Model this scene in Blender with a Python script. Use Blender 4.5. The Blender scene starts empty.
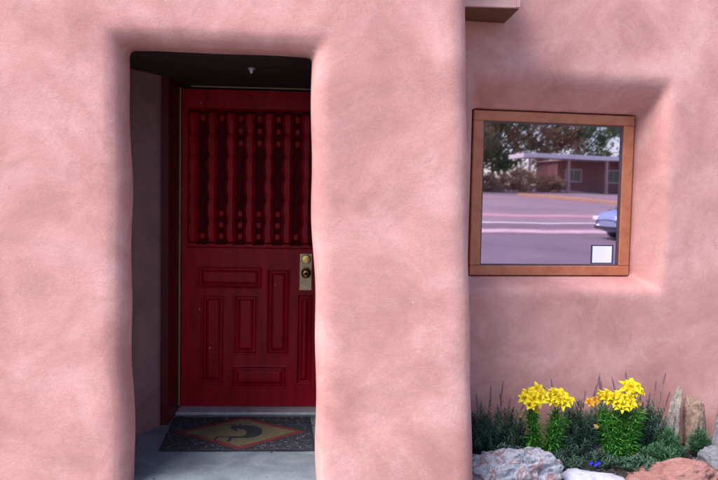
import bpy, math, random
import numpy as np
from mathutils import Vector, Matrix, noise
R = math.radians
random.seed(7)
rng = np.random.default_rng(7)
scene = bpy.context.scene
col = scene.collection

# ------------------------------------------------------------------ helpers
def link(o, parent=None):
    col.objects.link(o)
    if parent is not None: o.parent = parent
    return o

def mesh_obj(name, verts, faces, mats, parent=None, smooth=False, mat_ids=None):
    me = bpy.data.meshes.new(name)
    me.from_pydata([tuple(v) for v in verts], [], [tuple(f) for f in faces])
    for m in (mats if isinstance(mats, (list, tuple)) else [mats]): me.materials.append(m)
    if mat_ids is not None: me.polygons.foreach_set('material_index', list(mat_ids))
    if smooth: me.polygons.foreach_set('use_smooth', [True]*len(me.polygons))
    me.update()
    return link(bpy.data.objects.new(name, me), parent)

def empty(name, loc=(0, 0, 0)):
    o = bpy.data.objects.new(name, None); o.location = loc
    return link(o)

def tag(o, label=None, cat=None, group=None, kind=None):
    if label: o['label'] = label
    if cat: o['category'] = cat
    if group: o['group'] = group
    if kind: o['kind'] = kind
    return o

class MB:
    """collects shapes into one mesh"""
    def __init__(s): s.v = []; s.f = []; s.m = []
    def add(s, vs, fs, m=0):
        b = len(s.v); s.v += [tuple(v) for v in vs]
        s.f += [tuple(i+b for i in f) for f in fs]; s.m += [m]*len(fs)
    def box(s, x0, x1, y0, y1, z0, z1, m=0, c=0.0):
        """chamfered box"""
        if c <= 0:
            vs = [(x, y, z) for x in (x0, x1) for y in (y0, y1) for z in (z0, z1)]
            s.add(vs, [(0,1,3,2),(4,6,7,5),(0,4,5,1),(2,3,7,6),(0,2,6,4),(1,5,7,3)], m); return
        lo, hi = (x0, y0, z0), (x1, y1, z1)
        vs = []; idx = {}
        for sx in (0, 1):
            for sy in (0, 1):
                for sz in (0, 1):
                    for ax in range(3):
                        p = []
                        for a, t in enumerate((sx, sy, sz)):
                            e = hi[a] if t else lo[a]
                            if a != ax: e += -c if t else c
                            p.append(e)
                        idx[(sx, sy, sz, ax)] = len(vs); vs.append(p)
        fs = []
        for ax in range(3):
            o1, o2 = (ax+1) % 3, (ax+2) % 3
            for t in (0, 1):
                q = []
                for (u, w) in ((0,0),(1,0),(1,1),(0,1)):
                    k = [0,0,0]; k[ax] = t; k[o1] = u; k[o2] = w
                    q.append(idx[(*k, ax)])
                fs.append(q if t else q[::-1])
        for ax in range(3):            # edges running along ax
            o1, o2 = (ax+1) % 3, (ax+2) % 3
            for u in (0, 1):
                for w in (0, 1):
                    k0 = [0,0,0]; k1 = [0,0,0]; k0[o1] = k1[o1] = u; k0[o2] = k1[o2] = w; k1[ax] = 1
                    fs.append((idx[(*k0, o1)], idx[(*k1, o1)], idx[(*k1, o2)], idx[(*k0, o2)]))
        for sx in (0, 1):
            for sy in (0, 1):
                for sz in (0, 1): fs.append([idx[(sx, sy, sz, a)] for a in range(3)])
        s.add(vs, fs, m)
    def tube(s, pts, radii, n=6, m=0, cap=True):
        pts = [Vector(p) for p in pts]
        rs = radii if isinstance(radii, (list, tuple)) else [radii]*len(pts)
        vs = []; fs = []
        up = Vector((0, 0, 1))
        for i, p in enumerate(pts):
            d = (pts[min(i+1, len(pts)-1)]-pts[max(i-1, 0)]).normalized()
            a = d.cross(up)
            if a.length < 1e-3: a = d.cross(Vector((1, 0, 0)))
            a.normalize(); b = d.cross(a)
            for k in range(n):
                t = 2*math.pi*k/n
                vs.append(p+(a*math.cos(t)+b*math.sin(t))*rs[i])
        for i in range(len(pts)-1):
            for k in range(n):
                k2 = (k+1) % n
                fs.append((i*n+k, i*n+k2, (i+1)*n+k2, (i+1)*n+k))
        if cap:
            fs.append(tuple(range(n))[::-1]); fs.append(tuple((len(pts)-1)*n+k for k in range(n)))
        s.add(vs, fs, m)
    def lathe(s, prof, origin, axis='y', n=24, m=0):
        """prof: (distance along axis, radius)"""
        vs = []; fs = []
        for d, r in prof:
            for k in range(n):
                t = 2*math.pi*k/n; c, q = r*math.cos(t), r*math.sin(t)
                p = {'y': (c, d, q), 'z': (c, q, d), 'x': (d, c, q)}[axis]
                vs.append([origin[j]+p[j] for j in range(3)])
        for i in range(len(prof)-1):
            for k in range(n):
                k2 = (k+1) % n
                fs.append((i*n+k, i*n+k2, (i+1)*n+k2, (i+1)*n+k))
        fs.append(tuple(range(n))); fs.append(tuple((len(prof)-1)*n+k for k in range(n))[::-1])
        s.add(vs, fs, m)
    def build(s, name, mats, parent=None, smooth=False):
        return mesh_obj(name, s.v, s.f, mats, parent, smooth, s.m)

# ------------------------------------------------------------------ materials
def nodes_of(name):
    m = bpy.data.materials.new(name); m.use_nodes = True
    return m, m.node_tree, m.node_tree.nodes['Principled BSDF']

def N(nt, kind, **kw):
    n = nt.nodes.new(kind)
    for k, v in kw.items():
        if k in n.inputs: n.inputs[k].default_value = v
        else: setattr(n, k, v)
    return n

def noise_mat(name, cols, scale=5.0, rough=0.9, bump=0.0, bscale=60.0, detail=6.0, lo=0.3, hi=0.7,
              metallic=0.0, spec=0.5, dist=0.0, fine=None, trans=0.0, bdist=0.01, stretch=None):
    """base colour: ramp over a noise, optional second fine noise; bump from noise"""
    m, nt, p = nodes_of(name)
    L = nt.links.new
    tc = N(nt, 'ShaderNodeTexCoord')
    src = tc.outputs['Object']
    if stretch:
        mp = N(nt, 'ShaderNodeMapping'); mp.inputs['Scale'].default_value = stretch
        L(src, mp.inputs['Vector']); src = mp.outputs['Vector']
    n1 = N(nt, 'ShaderNodeTexNoise', Scale=scale, Detail=detail, Roughness=0.6, Distortion=dist)
    L(src, n1.inputs['Vector'])
    rp = N(nt, 'ShaderNodeValToRGB')
    els = rp.color_ramp.elements
    k = len(cols)
    els[0].position = lo; els[0].color = (*cols[0], 1)
    els[1].position = hi; els[1].color = (*cols[-1], 1)
    for i in range(1, k-1):
        e = els.new(lo+(hi-lo)*i/(k-1)); e.color = (*cols[i], 1)
    L(n1.outputs['Fac'], rp.inputs['Fac'])
    out = rp.outputs['Color']
    if fine:
        n2 = N(nt, 'ShaderNodeTexNoise', Scale=fine[0], Detail=4.0, Roughness=0.7)
        L(src, n2.inputs['Vector'])
        mr = N(nt, 'ShaderNodeMapRange'); mr.inputs['From Min'].default_value = .25; mr.inputs['From Max'].default_value = .75
        mr.inputs['To Min'].default_value = 1-fine[1]; mr.inputs['To Max'].default_value = 1+fine[1]
        L(n2.outputs['Fac'], mr.inputs['Value'])
        vm = N(nt, 'ShaderNodeVectorMath', operation='MULTIPLY')
        L(out, vm.inputs[0]); L(mr.outputs['Result'], vm.inputs[1]); out = vm.outputs['Vector']
    L(out, p.inputs['Base Color'])
    p.inputs['Roughness'].default_value = rough
    p.inputs['Metallic'].default_value = metallic
    p.inputs['Specular IOR Level'].default_value = spec
    if bump > 0:
        nb = N(nt, 'ShaderNodeTexNoise', Scale=bscale, Detail=5.0, Roughness=0.6)
        L(src, nb.inputs['Vector'])
        bp = N(nt, 'ShaderNodeBump', Strength=bump, Distance=bdist)
        L(nb.outputs['Fac'], bp.inputs['Height']); L(bp.outputs['Normal'], p.inputs['Normal'])
    if trans > 0:
        tr = N(nt, 'ShaderNodeBsdfTranslucent'); L(out, tr.inputs['Color'])
        mx = N(nt, 'ShaderNodeMixShader'); mx.inputs[0].default_value = trans
        L(p.outputs[0], mx.inputs[1]); L(tr.outputs[0], mx.inputs[2])
        L(mx.outputs[0], nt.nodes['Material Output'].inputs['Surface'])
    return m

def stucco_mat():
    m, nt, p = nodes_of('stucco'); L = nt.links.new
    tc = N(nt, 'ShaderNodeTexCoord'); src = tc.outputs['Object']
    # cloudy trowelled colour
    n1 = N(nt, 'ShaderNodeTexNoise', Scale=2.3, Detail=7.0, Roughness=0.62, Distortion=0.5); L(src, n1.inputs['Vector'])
    rp = N(nt, 'ShaderNodeValToRGB'); e = rp.color_ramp.elements
    e[0].position = .30; e[0].color = (.45, .205, .185, 1)
    e[1].position = .68; e[1].color = (.68, .36, .335, 1)
    k = e.new(.5); k.color = (.58, .28, .255, 1)
    L(n1.outputs['Fac'], rp.inputs['Fac'])
    # darker worn trowel smudges
    n2 = N(nt, 'ShaderNodeTexNoise', Scale=7.0, Detail=8.0, Roughness=0.7, Distortion=1.2); L(src, n2.inputs['Vector'])
    r2 = N(nt, 'ShaderNodeMapRange'); r2.inputs['From Min'].default_value = .48; r2.inputs['From Max'].default_value = .72
    r2.inputs['To Min'].default_value = 0; r2.inputs['To Max'].default_value = .42
    L(n2.outputs['Fac'], r2.inputs['Value'])
    mx = N(nt, 'ShaderNodeMix', data_type='RGBA'); L(r2.outputs[0], mx.inputs[0]); L(rp.outputs[0], mx.inputs[6])
    mx.inputs[7].default_value = (.40, .20, .175, 1)
    # pale efflorescence patches
    n3 = N(nt, 'ShaderNodeTexNoise', Scale=4.1, Detail=9.0, Roughness=0.75, Distortion=0.8)
    mp = N(nt, 'ShaderNodeMapping'); mp.inputs['Location'].default_value = (3.1, 7.7, 1.3); L(src, mp.inputs['Vector']); L(mp.outputs[0], n3.inputs['Vector'])
    r3 = N(nt, 'ShaderNodeMapRange'); r3.inputs['From Min'].default_value = .55; r3.inputs['From Max'].default_value = .8
    r3.inputs['To Min'].default_value = 0; r3.inputs['To Max'].default_value = .55
    L(n3.outputs['Fac'], r3.inputs['Value'])
    m2 = N(nt, 'ShaderNodeMix', data_type='RGBA'); L(r3.outputs[0], m2.inputs[0]); L(mx.outputs[2], m2.inputs[6])
    m2.inputs[7].default_value = (.74, .47, .42, 1)
    # sand grain
    n4 = N(nt, 'ShaderNodeTexNoise', Scale=150.0, Detail=3.0, Roughness=0.7); L(src, n4.inputs['Vector'])
    r4 = N(nt, 'ShaderNodeMapRange'); r4.inputs['From Min'].default_value = .3; r4.inputs['From Max'].default_value = .7
    r4.inputs['To Min'].default_value = .9; r4.inputs['To Max'].default_value = 1.09
    L(n4.outputs['Fac'], r4.inputs['Value'])
    vm = N(nt, 'ShaderNodeVectorMath', operation='MULTIPLY'); L(m2.outputs[2], vm.inputs[0]); L(r4.outputs[0], vm.inputs[1])
    # small scattered chips
    vo = N(nt, 'ShaderNodeTexVoronoi', Scale=9.0); L(src, vo.inputs['Vector'])
    r5 = N(nt, 'ShaderNodeMapRange'); r5.inputs['From Min'].default_value = .05; r5.inputs['From Max'].default_value = .075
    r5.inputs['To Min'].default_value = .35; r5.inputs['To Max'].default_value = 0
    L(vo.outputs['Distance'], r5.inputs['Value'])
    sp = N(nt, 'ShaderNodeSeparateColor'); L(vo.outputs['Color'], sp.inputs[0])
    th = N(nt, 'ShaderNodeMath', operation='GREATER_THAN'); th.inputs[1].default_value = .9; L(sp.outputs[0], th.inputs[0])
    mu = N(nt, 'ShaderNodeMath', operation='MULTIPLY'); L(th.outputs[0], mu.inputs[0]); L(r5.outputs[0], mu.inputs[1])
    m3 = N(nt, 'ShaderNodeMix', data_type='RGBA'); L(mu.outputs[0], m3.inputs[0]); L(vm.outputs[0], m3.inputs[6])
    m3.inputs[7].default_value = (.8, .58, .54, 1)
    L(m3.outputs[2], p.inputs['Base Color'])
    p.inputs['Roughness'].default_value = .95; p.inputs['Specular IOR Level'].default_value = .2
    b1 = N(nt, 'ShaderNodeTexNoise', Scale=8.0, Detail=6.0, Roughness=0.6, Distortion=.4); L(src, b1.inputs['Vector'])
    b2 = N(nt, 'ShaderNodeTexNoise', Scale=95.0, Detail=4.0, Roughness=0.65); L(src, b2.inputs['Vector'])
    p1 = N(nt, 'ShaderNodeBump', Strength=.08, Distance=.02); L(b1.outputs['Fac'], p1.inputs['Height'])
    p2 = N(nt, 'ShaderNodeBump', Strength=.22, Distance=.004); L(b2.outputs['Fac'], p2.inputs['Height']); L(p1.outputs[0], p2.inputs['Normal'])
    mp2 = N(nt, 'ShaderNodeMapping'); mp2.inputs['Scale'].default_value = (1.2, 1.2, 2.2); mp2.inputs['Rotation'].default_value = (0, .5, 0); L(src, mp2.inputs['Vector'])
    b3 = N(nt, 'ShaderNodeTexNoise', Scale=6.0, Detail=5.0, Roughness=0.55, Distortion=1.6); L(mp2.outputs[0], b3.inputs['Vector'])
    r6 = N(nt, 'ShaderNodeMapRange'); r6.inputs['From Min'].default_value = .46; r6.inputs['From Max'].default_value = .54; L(b3.outputs['Fac'], r6.inputs['Value'])
    p3 = N(nt, 'ShaderNodeBump', Strength=.05, Distance=.004); L(r6.outputs[0], p3.inputs['Height']); L(p2.outputs[0], p3.inputs['Normal'])
    L(p3.outputs[0], p.inputs['Normal'])
    return m

M = {}
M['stucco'] = stucco_mat()
M['niche_brown'] = noise_mat('niche_brown', [(.17, .095, .095), (.23, .128, .128), (.27, .155, .15)], 4, .95, .4, 60, dist=.5, fine=(100, .12), bdist=.004)
M['red'] = noise_mat('red_paint', [(.22, .001, .007), (.33, .002, .013), (.41, .003, .018)], 6, .42, .25, 30, spec=.2,
                     fine=(90, .12), bdist=.003, stretch=(3, 3, .5))
M['red_frame'] = noise_mat('red_frame_paint', [(.06, .002, .004), (.10, .004, .006)], 8, .45, .2, 40, fine=(80, .12), bdist=.003)
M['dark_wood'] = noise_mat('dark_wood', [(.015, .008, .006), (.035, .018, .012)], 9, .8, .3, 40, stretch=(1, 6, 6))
M['strip'] = noise_mat('weather_strip', [(.22, .15, .08), (.34, .26, .16)], 12, .5, 0)
M['brass'] = noise_mat('brass', [(.62, .42, .12), (.85, .63, .24)], 20, .28, .1, 60, metallic=1.0, bdist=.001)
M['worn_brass'] = noise_mat('worn_brass', [(.32, .26, .16), (.52, .44, .28)], 30, .42, .15, 90, metallic=.9, bdist=.001)
M['black'] = noise_mat('black_rubber', [(.012, .012, .014), (.02, .02, .022)], 20, .6)
M['sill_metal'] = noise_mat('sill_metal', [(.38, .40, .44), (.58, .60, .64)], 14, .45, .1, 60, metallic=.3, fine=(60, .1))
M['win_wood'] = noise_mat('window_wood', [(.38, .115, .05), (.47, .155, .075), (.52, .19, .095)], 6, .55, .25, 50,
                          fine=(60, .1), bdist=.003, stretch=(2, 2, 2))
M['gasket'] = noise_mat('gasket', [(.07, .045, .055), (.11, .07, .08)], 20, .6)
M['paper'] = noise_mat('paper', [(.84, .84, .84), (.90, .90, .90)], 20, .6)
M['beam_wood'] = noise_mat('beam_wood', [(.10, .035, .010), (.17, .065, .02)], 6, .6, .3, 40, stretch=(1, 8, 8), bdist=.004)
M['beam_face'] = noise_mat('beam_face', [(.55, .30, .27), (.68, .40, .36)], 8, .7, .2, 50, fine=(70, .06), stretch=(1, 4, 4), bdist=.003)
M['room'] = noise_mat('room_paint', [(.05, .045, .045), (.08, .07, .07)], 3, .9)
M['porch'] = noise_mat('porch_concrete', [(.085, .10, .12), (.14, .16, .185), (.21, .23, .25)], 4, .85, .4, 70, dist=.6, fine=(60, .18), bdist=.004)
M['walk'] = noise_mat('sidewalk_concrete', [(.12, .12, .12), (.18, .18, .18)], 2, .9, .4, 60, fine=(40, .12), bdist=.004)
M['asphalt'] = noise_mat('asphalt', [(.13, .10, .125), (.18, .14, .17)], .5, .9, .5, 40, fine=(30, .2), bdist=.01)
M['lot'] = noise_mat('lot_asphalt', [(.19, .14, .165), (.26, .20, .215)], .3, .9, .5, 40, fine=(20, .2), bdist=.01)
M['band'] = noise_mat('reddish_asphalt', [(.36, .20, .23), (.46, .27, .30)], .6, .9, .3, 40, fine=(20, .15))
M['line'] = noise_mat('road_paint', [(.40, .34, .36), (.58, .50, .52)], 2, .7)
M['yellow_line'] = noise_mat('kerb_yellow', [(.50, .27, .13), (.60, .36, .20)], 2, .7)
M['dirt'] = noise_mat('verge_dirt', [(.14, .10, .08), (.22, .16, .13)], .6, .95, .5, 20, fine=(9, .2), bdist=.02)
M['soil'] = noise_mat('bed_soil', [(.012, .009, .008), (.038, .027, .023)], 22, .95, .9, 70, fine=(120, .35), bdist=.015)
M['mat_black'] = noise_mat('mat_black', [(.012, .013, .02), (.03, .03, .04)], 60, .95, .8, 300, bdist=.003, fine=(200, .4))
M['mat_red'] = noise_mat('mat_red', [(.11, .012, .013), (.18, .022, .02)], 60, .95, .8, 300, bdist=.003, fine=(200, .35))
M['mat_tan'] = noise_mat('mat_tan', [(.10, .08, .042), (.16, .13, .07)], 50, .95, .8, 300, bdist=.003, fine=(200, .35))
M['mat_grey'] = noise_mat('mat_grey', [(.09, .095, .11), (.18, .18, .20)], 50, .95, .8, 300, bdist=.003, fine=(200, .35))

def add_chips(m, col, scale, thr, size):
    nt = m.node_tree; L = nt.links.new; p = nt.nodes['Principled BSDF']
    src = p.inputs['Base Color'].links[0].from_socket
    tc = N(nt, 'ShaderNodeTexCoord'); vo = N(nt, 'ShaderNodeTexVoronoi', Scale=scale)
    nz = N(nt, 'ShaderNodeTexNoise', Scale=scale*4, Detail=3.0); L(tc.outputs['Object'], nz.inputs['Vector'])
    ad = N(nt, 'ShaderNodeVectorMath', operation='MULTIPLY_ADD'); ad.inputs[1].default_value = (.03, .03, .03)
    L(nz.outputs['Color'], ad.inputs[0]); L(tc.outputs['Object'], ad.inputs[2]); L(ad.outputs[0], vo.inputs['Vector'])
    lt = N(nt, 'ShaderNodeMath', operation='LESS_THAN'); lt.inputs[1].default_value = size; L(vo.outputs['Distance'], lt.inputs[0])
    sp = N(nt, 'ShaderNodeSeparateColor'); L(vo.outputs['Color'], sp.inputs[0])
    gt = N(nt, 'ShaderNodeMath', operation='GREATER_THAN'); gt.inputs[1].default_value = thr; L(sp.outputs[0], gt.inputs[0])
    mu = N(nt, 'ShaderNodeMath', operation='MULTIPLY'); L(lt.outputs[0], mu.inputs[0]); L(gt.outputs[0], mu.inputs[1])
    mx = N(nt, 'ShaderNodeMix', data_type='RGBA'); L(mu.outputs[0], mx.inputs[0]); L(src, mx.inputs[6]); mx.inputs[7].default_value = (*col, 1)
    L(mx.outputs[2], p.inputs['Base Color'])
add_chips(M['red'], (.45, .30, .28), 14, .93, .07)
add_chips(M['win_wood'], (.16, .07, .04), 22, .9, .09)
add_chips(M['porch'], (.05, .05, .055), 9, .75, .10)

def leaf_mat(name, c0, c1, rough=.55, trans=.25, scale=9):
    return noise_mat(name, [c0, c1], scale, rough, 0, trans=trans, lo=.35, hi=.65)
M['lily_leaf'] = leaf_mat('lily_leaf', (.045, .22, .03), (.17, .46, .07), .45, .25, 25)
M['lily_stem'] = leaf_mat('lily_stem', (.06, .16, .05), (.12, .26, .09), .5, .1)
M['petal'] = leaf_mat('yellow_petal', (.90, .68, .006), (.93, .80, .02), .5, .35, 30)
M['petal_orange'] = leaf_mat('orange_petal', (.85, .36, .01), (.92, .50, .03), .5, .3, 30)
M['petal_faded'] = leaf_mat('faded_petal', (.62, .36, .20), (.75, .48, .30), .7, .2, 30)
M['stamen'] = leaf_mat('stamen', (.35, .15, .01), (.55, .30, .02), .7, .0)
M['lav_leaf'] = leaf_mat('lavender_leaf', (.025, .075, .045), (.10, .17, .12), .75, .2, 12)
M['lav_stem'] = leaf_mat('lavender_stem', (.05, .075, .045), (.09, .11, .07), .8, .1)
M['lav_flower'] = leaf_mat('lavender_flower', (.075, .05, .17), (.15, .10, .32), .7, .2, 30)
M['bud'] = leaf_mat('dried_bud', (.10, .06, .06), (.17, .11, .10), .8, .1, 30)
M['aster_leaf'] = leaf_mat('feathery_leaf', (.03, .11, .045), (.085, .21, .09), .7, .25, 12)
M['pale_leaf'] = leaf_mat('silver_leaf', (.12, .17, .15), (.25, .32, .29), .8, .2, 12)
M['blue'] = leaf_mat('blue_petal', (.02, .02, .55), (.05, .05, .8), .6, .2, 30)
M['bark'] = noise_mat('bark', [(.10, .07, .055), (.22, .17, .14)], 5, .95, .7, 12, stretch=(3, 3, .6), bdist=.03)
M['tree_leaf'] = leaf_mat('tree_leaf', (.06, .12, .05), (.15, .25, .09), .6, .3, .6)
M['tree_dry'] = leaf_mat('tree_dry_leaf', (.28, .18, .12), (.44, .30, .20), .7, .3, .6)

# ------------------------------------------------------------------ surface nets (smooth adobe)
def surface_nets(F, x, y, z):
    nx, ny, nz = F.shape
    S = F < 0
    cs = np.zeros((nx-1, ny-1, nz-1), np.int8)
    for i in (0, 1):
        for j in (0, 1):
            for k in (0, 1): cs += S[i:nx-1+i, j:ny-1+j, k:nz-1+k]
    act = (cs > 0) & (cs < 8)
    ci, cj, ck = np.nonzero(act)
    idx = np.full(act.shape, -1, np.int64); idx[ci, cj, ck] = np.arange(len(ci))
    acc = np.zeros((len(ci), 3)); cnt = np.zeros(len(ci))
    corners = [(i, j, k) for i in (0, 1) for j in (0, 1) for k in (0, 1)]
    for a in corners:
        for ax in range(3):
            if a[ax]: continue
            b = list(a); b[ax] = 1
            fa = F[ci+a[0], cj+a[1], ck+a[2]]; fb = F[ci+b[0], cj+b[1], ck+b[2]]
            m = (fa < 0) != (fb < 0)
            t = np.where(m, fa/np.where(m, fa-fb, 1), 0)
            p = np.empty((len(ci), 3))
            for q in range(3): p[:, q] = a[q]+(t if q == ax else 0)
            acc[m] += p[m]; cnt[m] += 1
    acc /= cnt[:, None]
    V = np.stack([x[0]+(ci+acc[:, 0])*(x[1]-x[0]), y[0]+(cj+acc[:, 1])*(y[1]-y[0]), z[0]+(ck+acc[:, 2])*(z[1]-z[0])], 1)
    quads = []
    for ax in range(3):
        o1, o2 = (ax+1) % 3, (ax+2) % 3
        sl0 = [slice(None)]*3; sl1 = [slice(None)]*3
        sl0[ax] = slice(0, -1); sl1[ax] = slice(1, None)
        ch = S[tuple(sl0)] != S[tuple(sl1)]
        e = np.array(np.nonzero(ch)).T
        ok = (e[:, o1] > 0) & (e[:, o2] > 0) & (e[:, o1] < F.shape[o1]-1) & (e[:, o2] < F.shape[o2]-1)
        e = e[ok]
        inside = S[e[:, 0], e[:, 1], e[:, 2]]
        q = []
        for d1, d2 in ((1, 1), (0, 1), (0, 0), (1, 0)):
            c = e.copy(); c[:, o1] -= d1; c[:, o2] -= d2
            q.append(idx[c[:, 0], c[:, 1], c[:, 2]])
        q = np.stack(q, 1)
        q[~inside] = q[~inside][:, ::-1]
        quads.append(q)
    return V, np.concatenate(quads)

def smax(a, b, k):
    h = np.maximum(k-np.abs(a-b), 0)/k
    return np.maximum(a, b)+h*h*k*.25
def smin(a, b, k): return -smax(-a, -b, k)

def poly_sdf(X, Y, P):
    d = np.full(X.shape, 1e9); s = np.ones(X.shape)
    n = len(P)
    for i in range(n):
        ax, ay = P[i]; bx, by = P[i-1]
        ex, ey = bx-ax, by-ay; wx, wy = X-ax, Y-ay
        t = np.clip((wx*ex+wy*ey)/(ex*ex+ey*ey), 0, 1)
        d = np.minimum(d, (wx-ex*t)**2+(wy-ey*t)**2)
        c1, c2, c3 = Y >= ay, Y < by, ex*wy > ey*wx
        flip = (c1 & c2 & c3) | (~c1 & ~c2 & ~c3)
        s = np.where(flip, -s, s)
    return s*np.sqrt(d)

WA = R(6.0); WN = np.array([-math.sin(WA), math.cos(WA)])     # right wall runs off at six degrees
G0 = np.array([0.921, 4.25])                                 # left end of the window frame's front
def wpt(u, w, z):
    """point in the window wall's own axes: u along it, w into it"""
    return (G0[0]+u*math.cos(WA)-w*math.sin(WA), G0[1]+u*math.sin(WA)+w*math.cos(WA), z)

def build_wall():
    h = .02
    x = np.arange(-3.4, 5.2, h); y = np.arange(3.14, 5.1, h); z = np.arange(-.4, 3.72, h)
    X, Y, Z = np.meshgrid(x, y, z, indexing='ij', sparse=True)
    # hand-made waviness
    wob = .006*np.sin(1.4*X+1.1*Z+.4)*np.sin(.9*Z-.9*X+1.1)+.002*np.sin(4.7*X-2.1*Z+Y)+.0012*np.sin(9.1*Z+5.3*X+2*Y)+.0008*np.sin(14.0*Z-7*X+11*Y)
    xr = .714-.046*(Z-1.2)+.003*np.sin(3.1*Z+.5)+.002*np.sin(8.3*Z)
    A = smax(smax(3.30-Y, X-xr, .10), Z-3.62, .2)
    yw = 4.05+(X-.92)*math.tan(WA)
    B = smax(smax(yw-Y+0*Z, .5-X, .05), Z-3.62, .2)
    S = smin(A, B, .10)
    S = S+wob
    # doorway: outer opening then the wider chamber behind it
    po = [(-.925, 2.9), (-.925, 3.5), (-.99, 3.92), (-.02, 3.92), (-.045, 3.5), (-.045, 2.9)]
    pc = [(-.95, 3.50), (-1.10, 3.80), (-1.09, 4.06), (-.945, 4.285), (-.945, 4.36), (.02, 4.36), (.10, 4.1), (.10, 3.8), (-.02, 3.50)]
    X2, Y2 = np.meshgrid(x, y, indexing='ij')
    O = poly_sdf(X2, Y2, po)[:, :, None]; C = poly_sdf(X2, Y2, pc)[:, :, None]
    ed = .005*np.sin(5*Z+.7)+.004*np.sin(11*Z+2*X)
    shl = -.012*(Z-1.1); shr = .032*(Z-1.2)
    xm = np.clip((X+.925)/.88, 0, 1)
    O = smax(O+(ed+shl*(1-xm)+shr*xm), Z-2.100-.0*X+.004*np.sin(4*X)+.002*np.sin(11*X+1)+.014*xm, .006)
    C = smax(C, Z-2.24, .03)
    S = smax(S, -O, .10)
    S = smax(S, -C, .05)
    D = np.maximum(np.maximum(np.maximum(X+.0-.03, -.975-X), 4.2-Y), Z-2.14)
    S = np.maximum(S, -D)
    # window: splayed recess, then the hole for the frame
    U = (X-G0[0])*math.cos(WA)+(Y-G0[1])*math.sin(WA)
    W = -(X-G0[0])*math.sin(WA)+(Y-G0[1])*math.cos(WA)      # 0 at the frame front, negative towards the street
    f = np.maximum(-(W), 0)
    top = Z-(1.972+f*.78); bot = (.952-f*.26)-Z; rt = U-(1.052+f*.42); lf = (-.03-np.minimum(f, .2)*.3)-U
    Wd = smax(smax(top*.79, rt*.92, .03), smax(bot, lf, .02), .02)
    Wd = np.maximum(Wd, np.maximum(W, -.42-W)+0*Z)
    S = smax(S, -Wd, .055)
    H = np.maximum(np.maximum(Z-1.975, .949-Z), np.maximum(U-1.055, -.028-U))
    H = np.maximum(H, -.06-W)
    S = np.maximum(S, -H)
    V, Q = surface_nets(S.astype(np.float32), x, y, z)
    me = bpy.data.meshes.new('wall')
    me.vertices.add(len(V)); me.vertices.foreach_set('co', V.ravel())
    me.loops.add(Q.size); me.loops.foreach_set('vertex_index', Q.ravel().astype(np.int32))
    me.polygons.add(len(Q)); me.polygons.foreach_set('loop_start', np.arange(0, Q.size, 4, dtype=np.int32))
    me.polygons.foreach_set('loop_total', np.full(len(Q), 4, np.int32))
    me.polygons.foreach_set('use_smooth', np.ones(len(Q), bool))
    me.update(calc_edges=True); me.validate()
    me.materials.append(M['stucco']); me.materials.append(M['niche_brown'])
    # faces inside the entry niche take a darker brown, starting where the opening widens
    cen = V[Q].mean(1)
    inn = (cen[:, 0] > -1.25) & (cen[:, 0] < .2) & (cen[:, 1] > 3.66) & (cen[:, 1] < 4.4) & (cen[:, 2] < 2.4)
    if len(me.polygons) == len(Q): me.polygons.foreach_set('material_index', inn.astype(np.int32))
    return me

bld = empty('adobe_building', (0, 3.3, -.15))
tag(bld, 'pink adobe stucco building with recessed red door and square wood-framed window', 'building')
def child(o, parent=bld):
    """parent while keeping world coordinates"""
    o.parent = parent
    o.matrix_parent_inverse = Matrix.Translation(-Vector(parent.location)) if parent.parent is None else Matrix.Identity(4)
    return o
def part(mb, name, mats, parent=bld, smooth=False):
    o = mb.build(name, mats, None, smooth)
    o.parent = parent
    if parent is bld: o.matrix_parent_inverse = Matrix.Translation(-Vector(bld.location))
    return o
wall = bpy.data.objects.new('wall', build_wall()); link(wall); child(wall)

# closed body behind the front: side and rear walls, roof, dark room behind window and door
b = MB()
b.box(-3.42, -3.12, 5.06, 9.0, -.3, 3.5); b.box(4.9, 5.2, 5.06, 9.0, -.3, 3.5); b.box(-3.12, 4.9, 8.7, 9.0, -.3, 3.5)
part(b, 'rear_wall', M['stucco'])
b = MB(); b.box(-3.12, 4.9, 4.6, 8.7, 3.05, 3.3); part(b, 'roof', M['room'])
b = MB(); b.box(-3.12, 4.9, 5.08, 8.7, -.16, -.02); b.box(.42, .52, 5.08, 8.7, -.02, 3.05)
part(b, 'room_wall', M['room'])
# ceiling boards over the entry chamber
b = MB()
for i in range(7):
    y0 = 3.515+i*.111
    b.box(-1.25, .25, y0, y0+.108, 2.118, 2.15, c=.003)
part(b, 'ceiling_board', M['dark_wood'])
b = MB(); b.lathe([(0, .020), (-.006, .020), (-.010, .012), (-.022, .010), (-.028, .006), (-.030, .0005)], (-.405, 3.92, 2.1175), 'z', 20)
part(b, 'hook', M['sill_metal'])

# ------------------------------------------------------------------ door frame, threshold
b = MB()
b.box(-.975, -.931, 4.285, 4.80, -.01, 2.30, c=.004)     # left jamb
b.box(-.02, .03, 4.285, 4.80, -.01, 2.30, c=.004)        # right jamb
b.box(-.9305, -.9155, 4.695, 4.78, .02, 2.12, c=.002)      # stops
b.box(-.0355, -.0205, 4.695, 4.78, .02, 2.12, c=.002)
part(b, 'door_frame', M['red_frame'])
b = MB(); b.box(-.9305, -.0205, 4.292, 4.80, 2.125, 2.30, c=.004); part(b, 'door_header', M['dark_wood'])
b = MB(); b.box(-.9305, -.9225, 4.600, 4.622, .03, 2.105); b.box(-.86, -.021, 4.600, 4.622, 2.1135, 2.1215)
part(b, 'weatherstrip', M['strip'])
b = MB(); b.box(-.93, -.021, 4.50, 4.80, -.01, .014, c=.005); part(b, 'threshold', M['sill_metal'])

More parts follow.
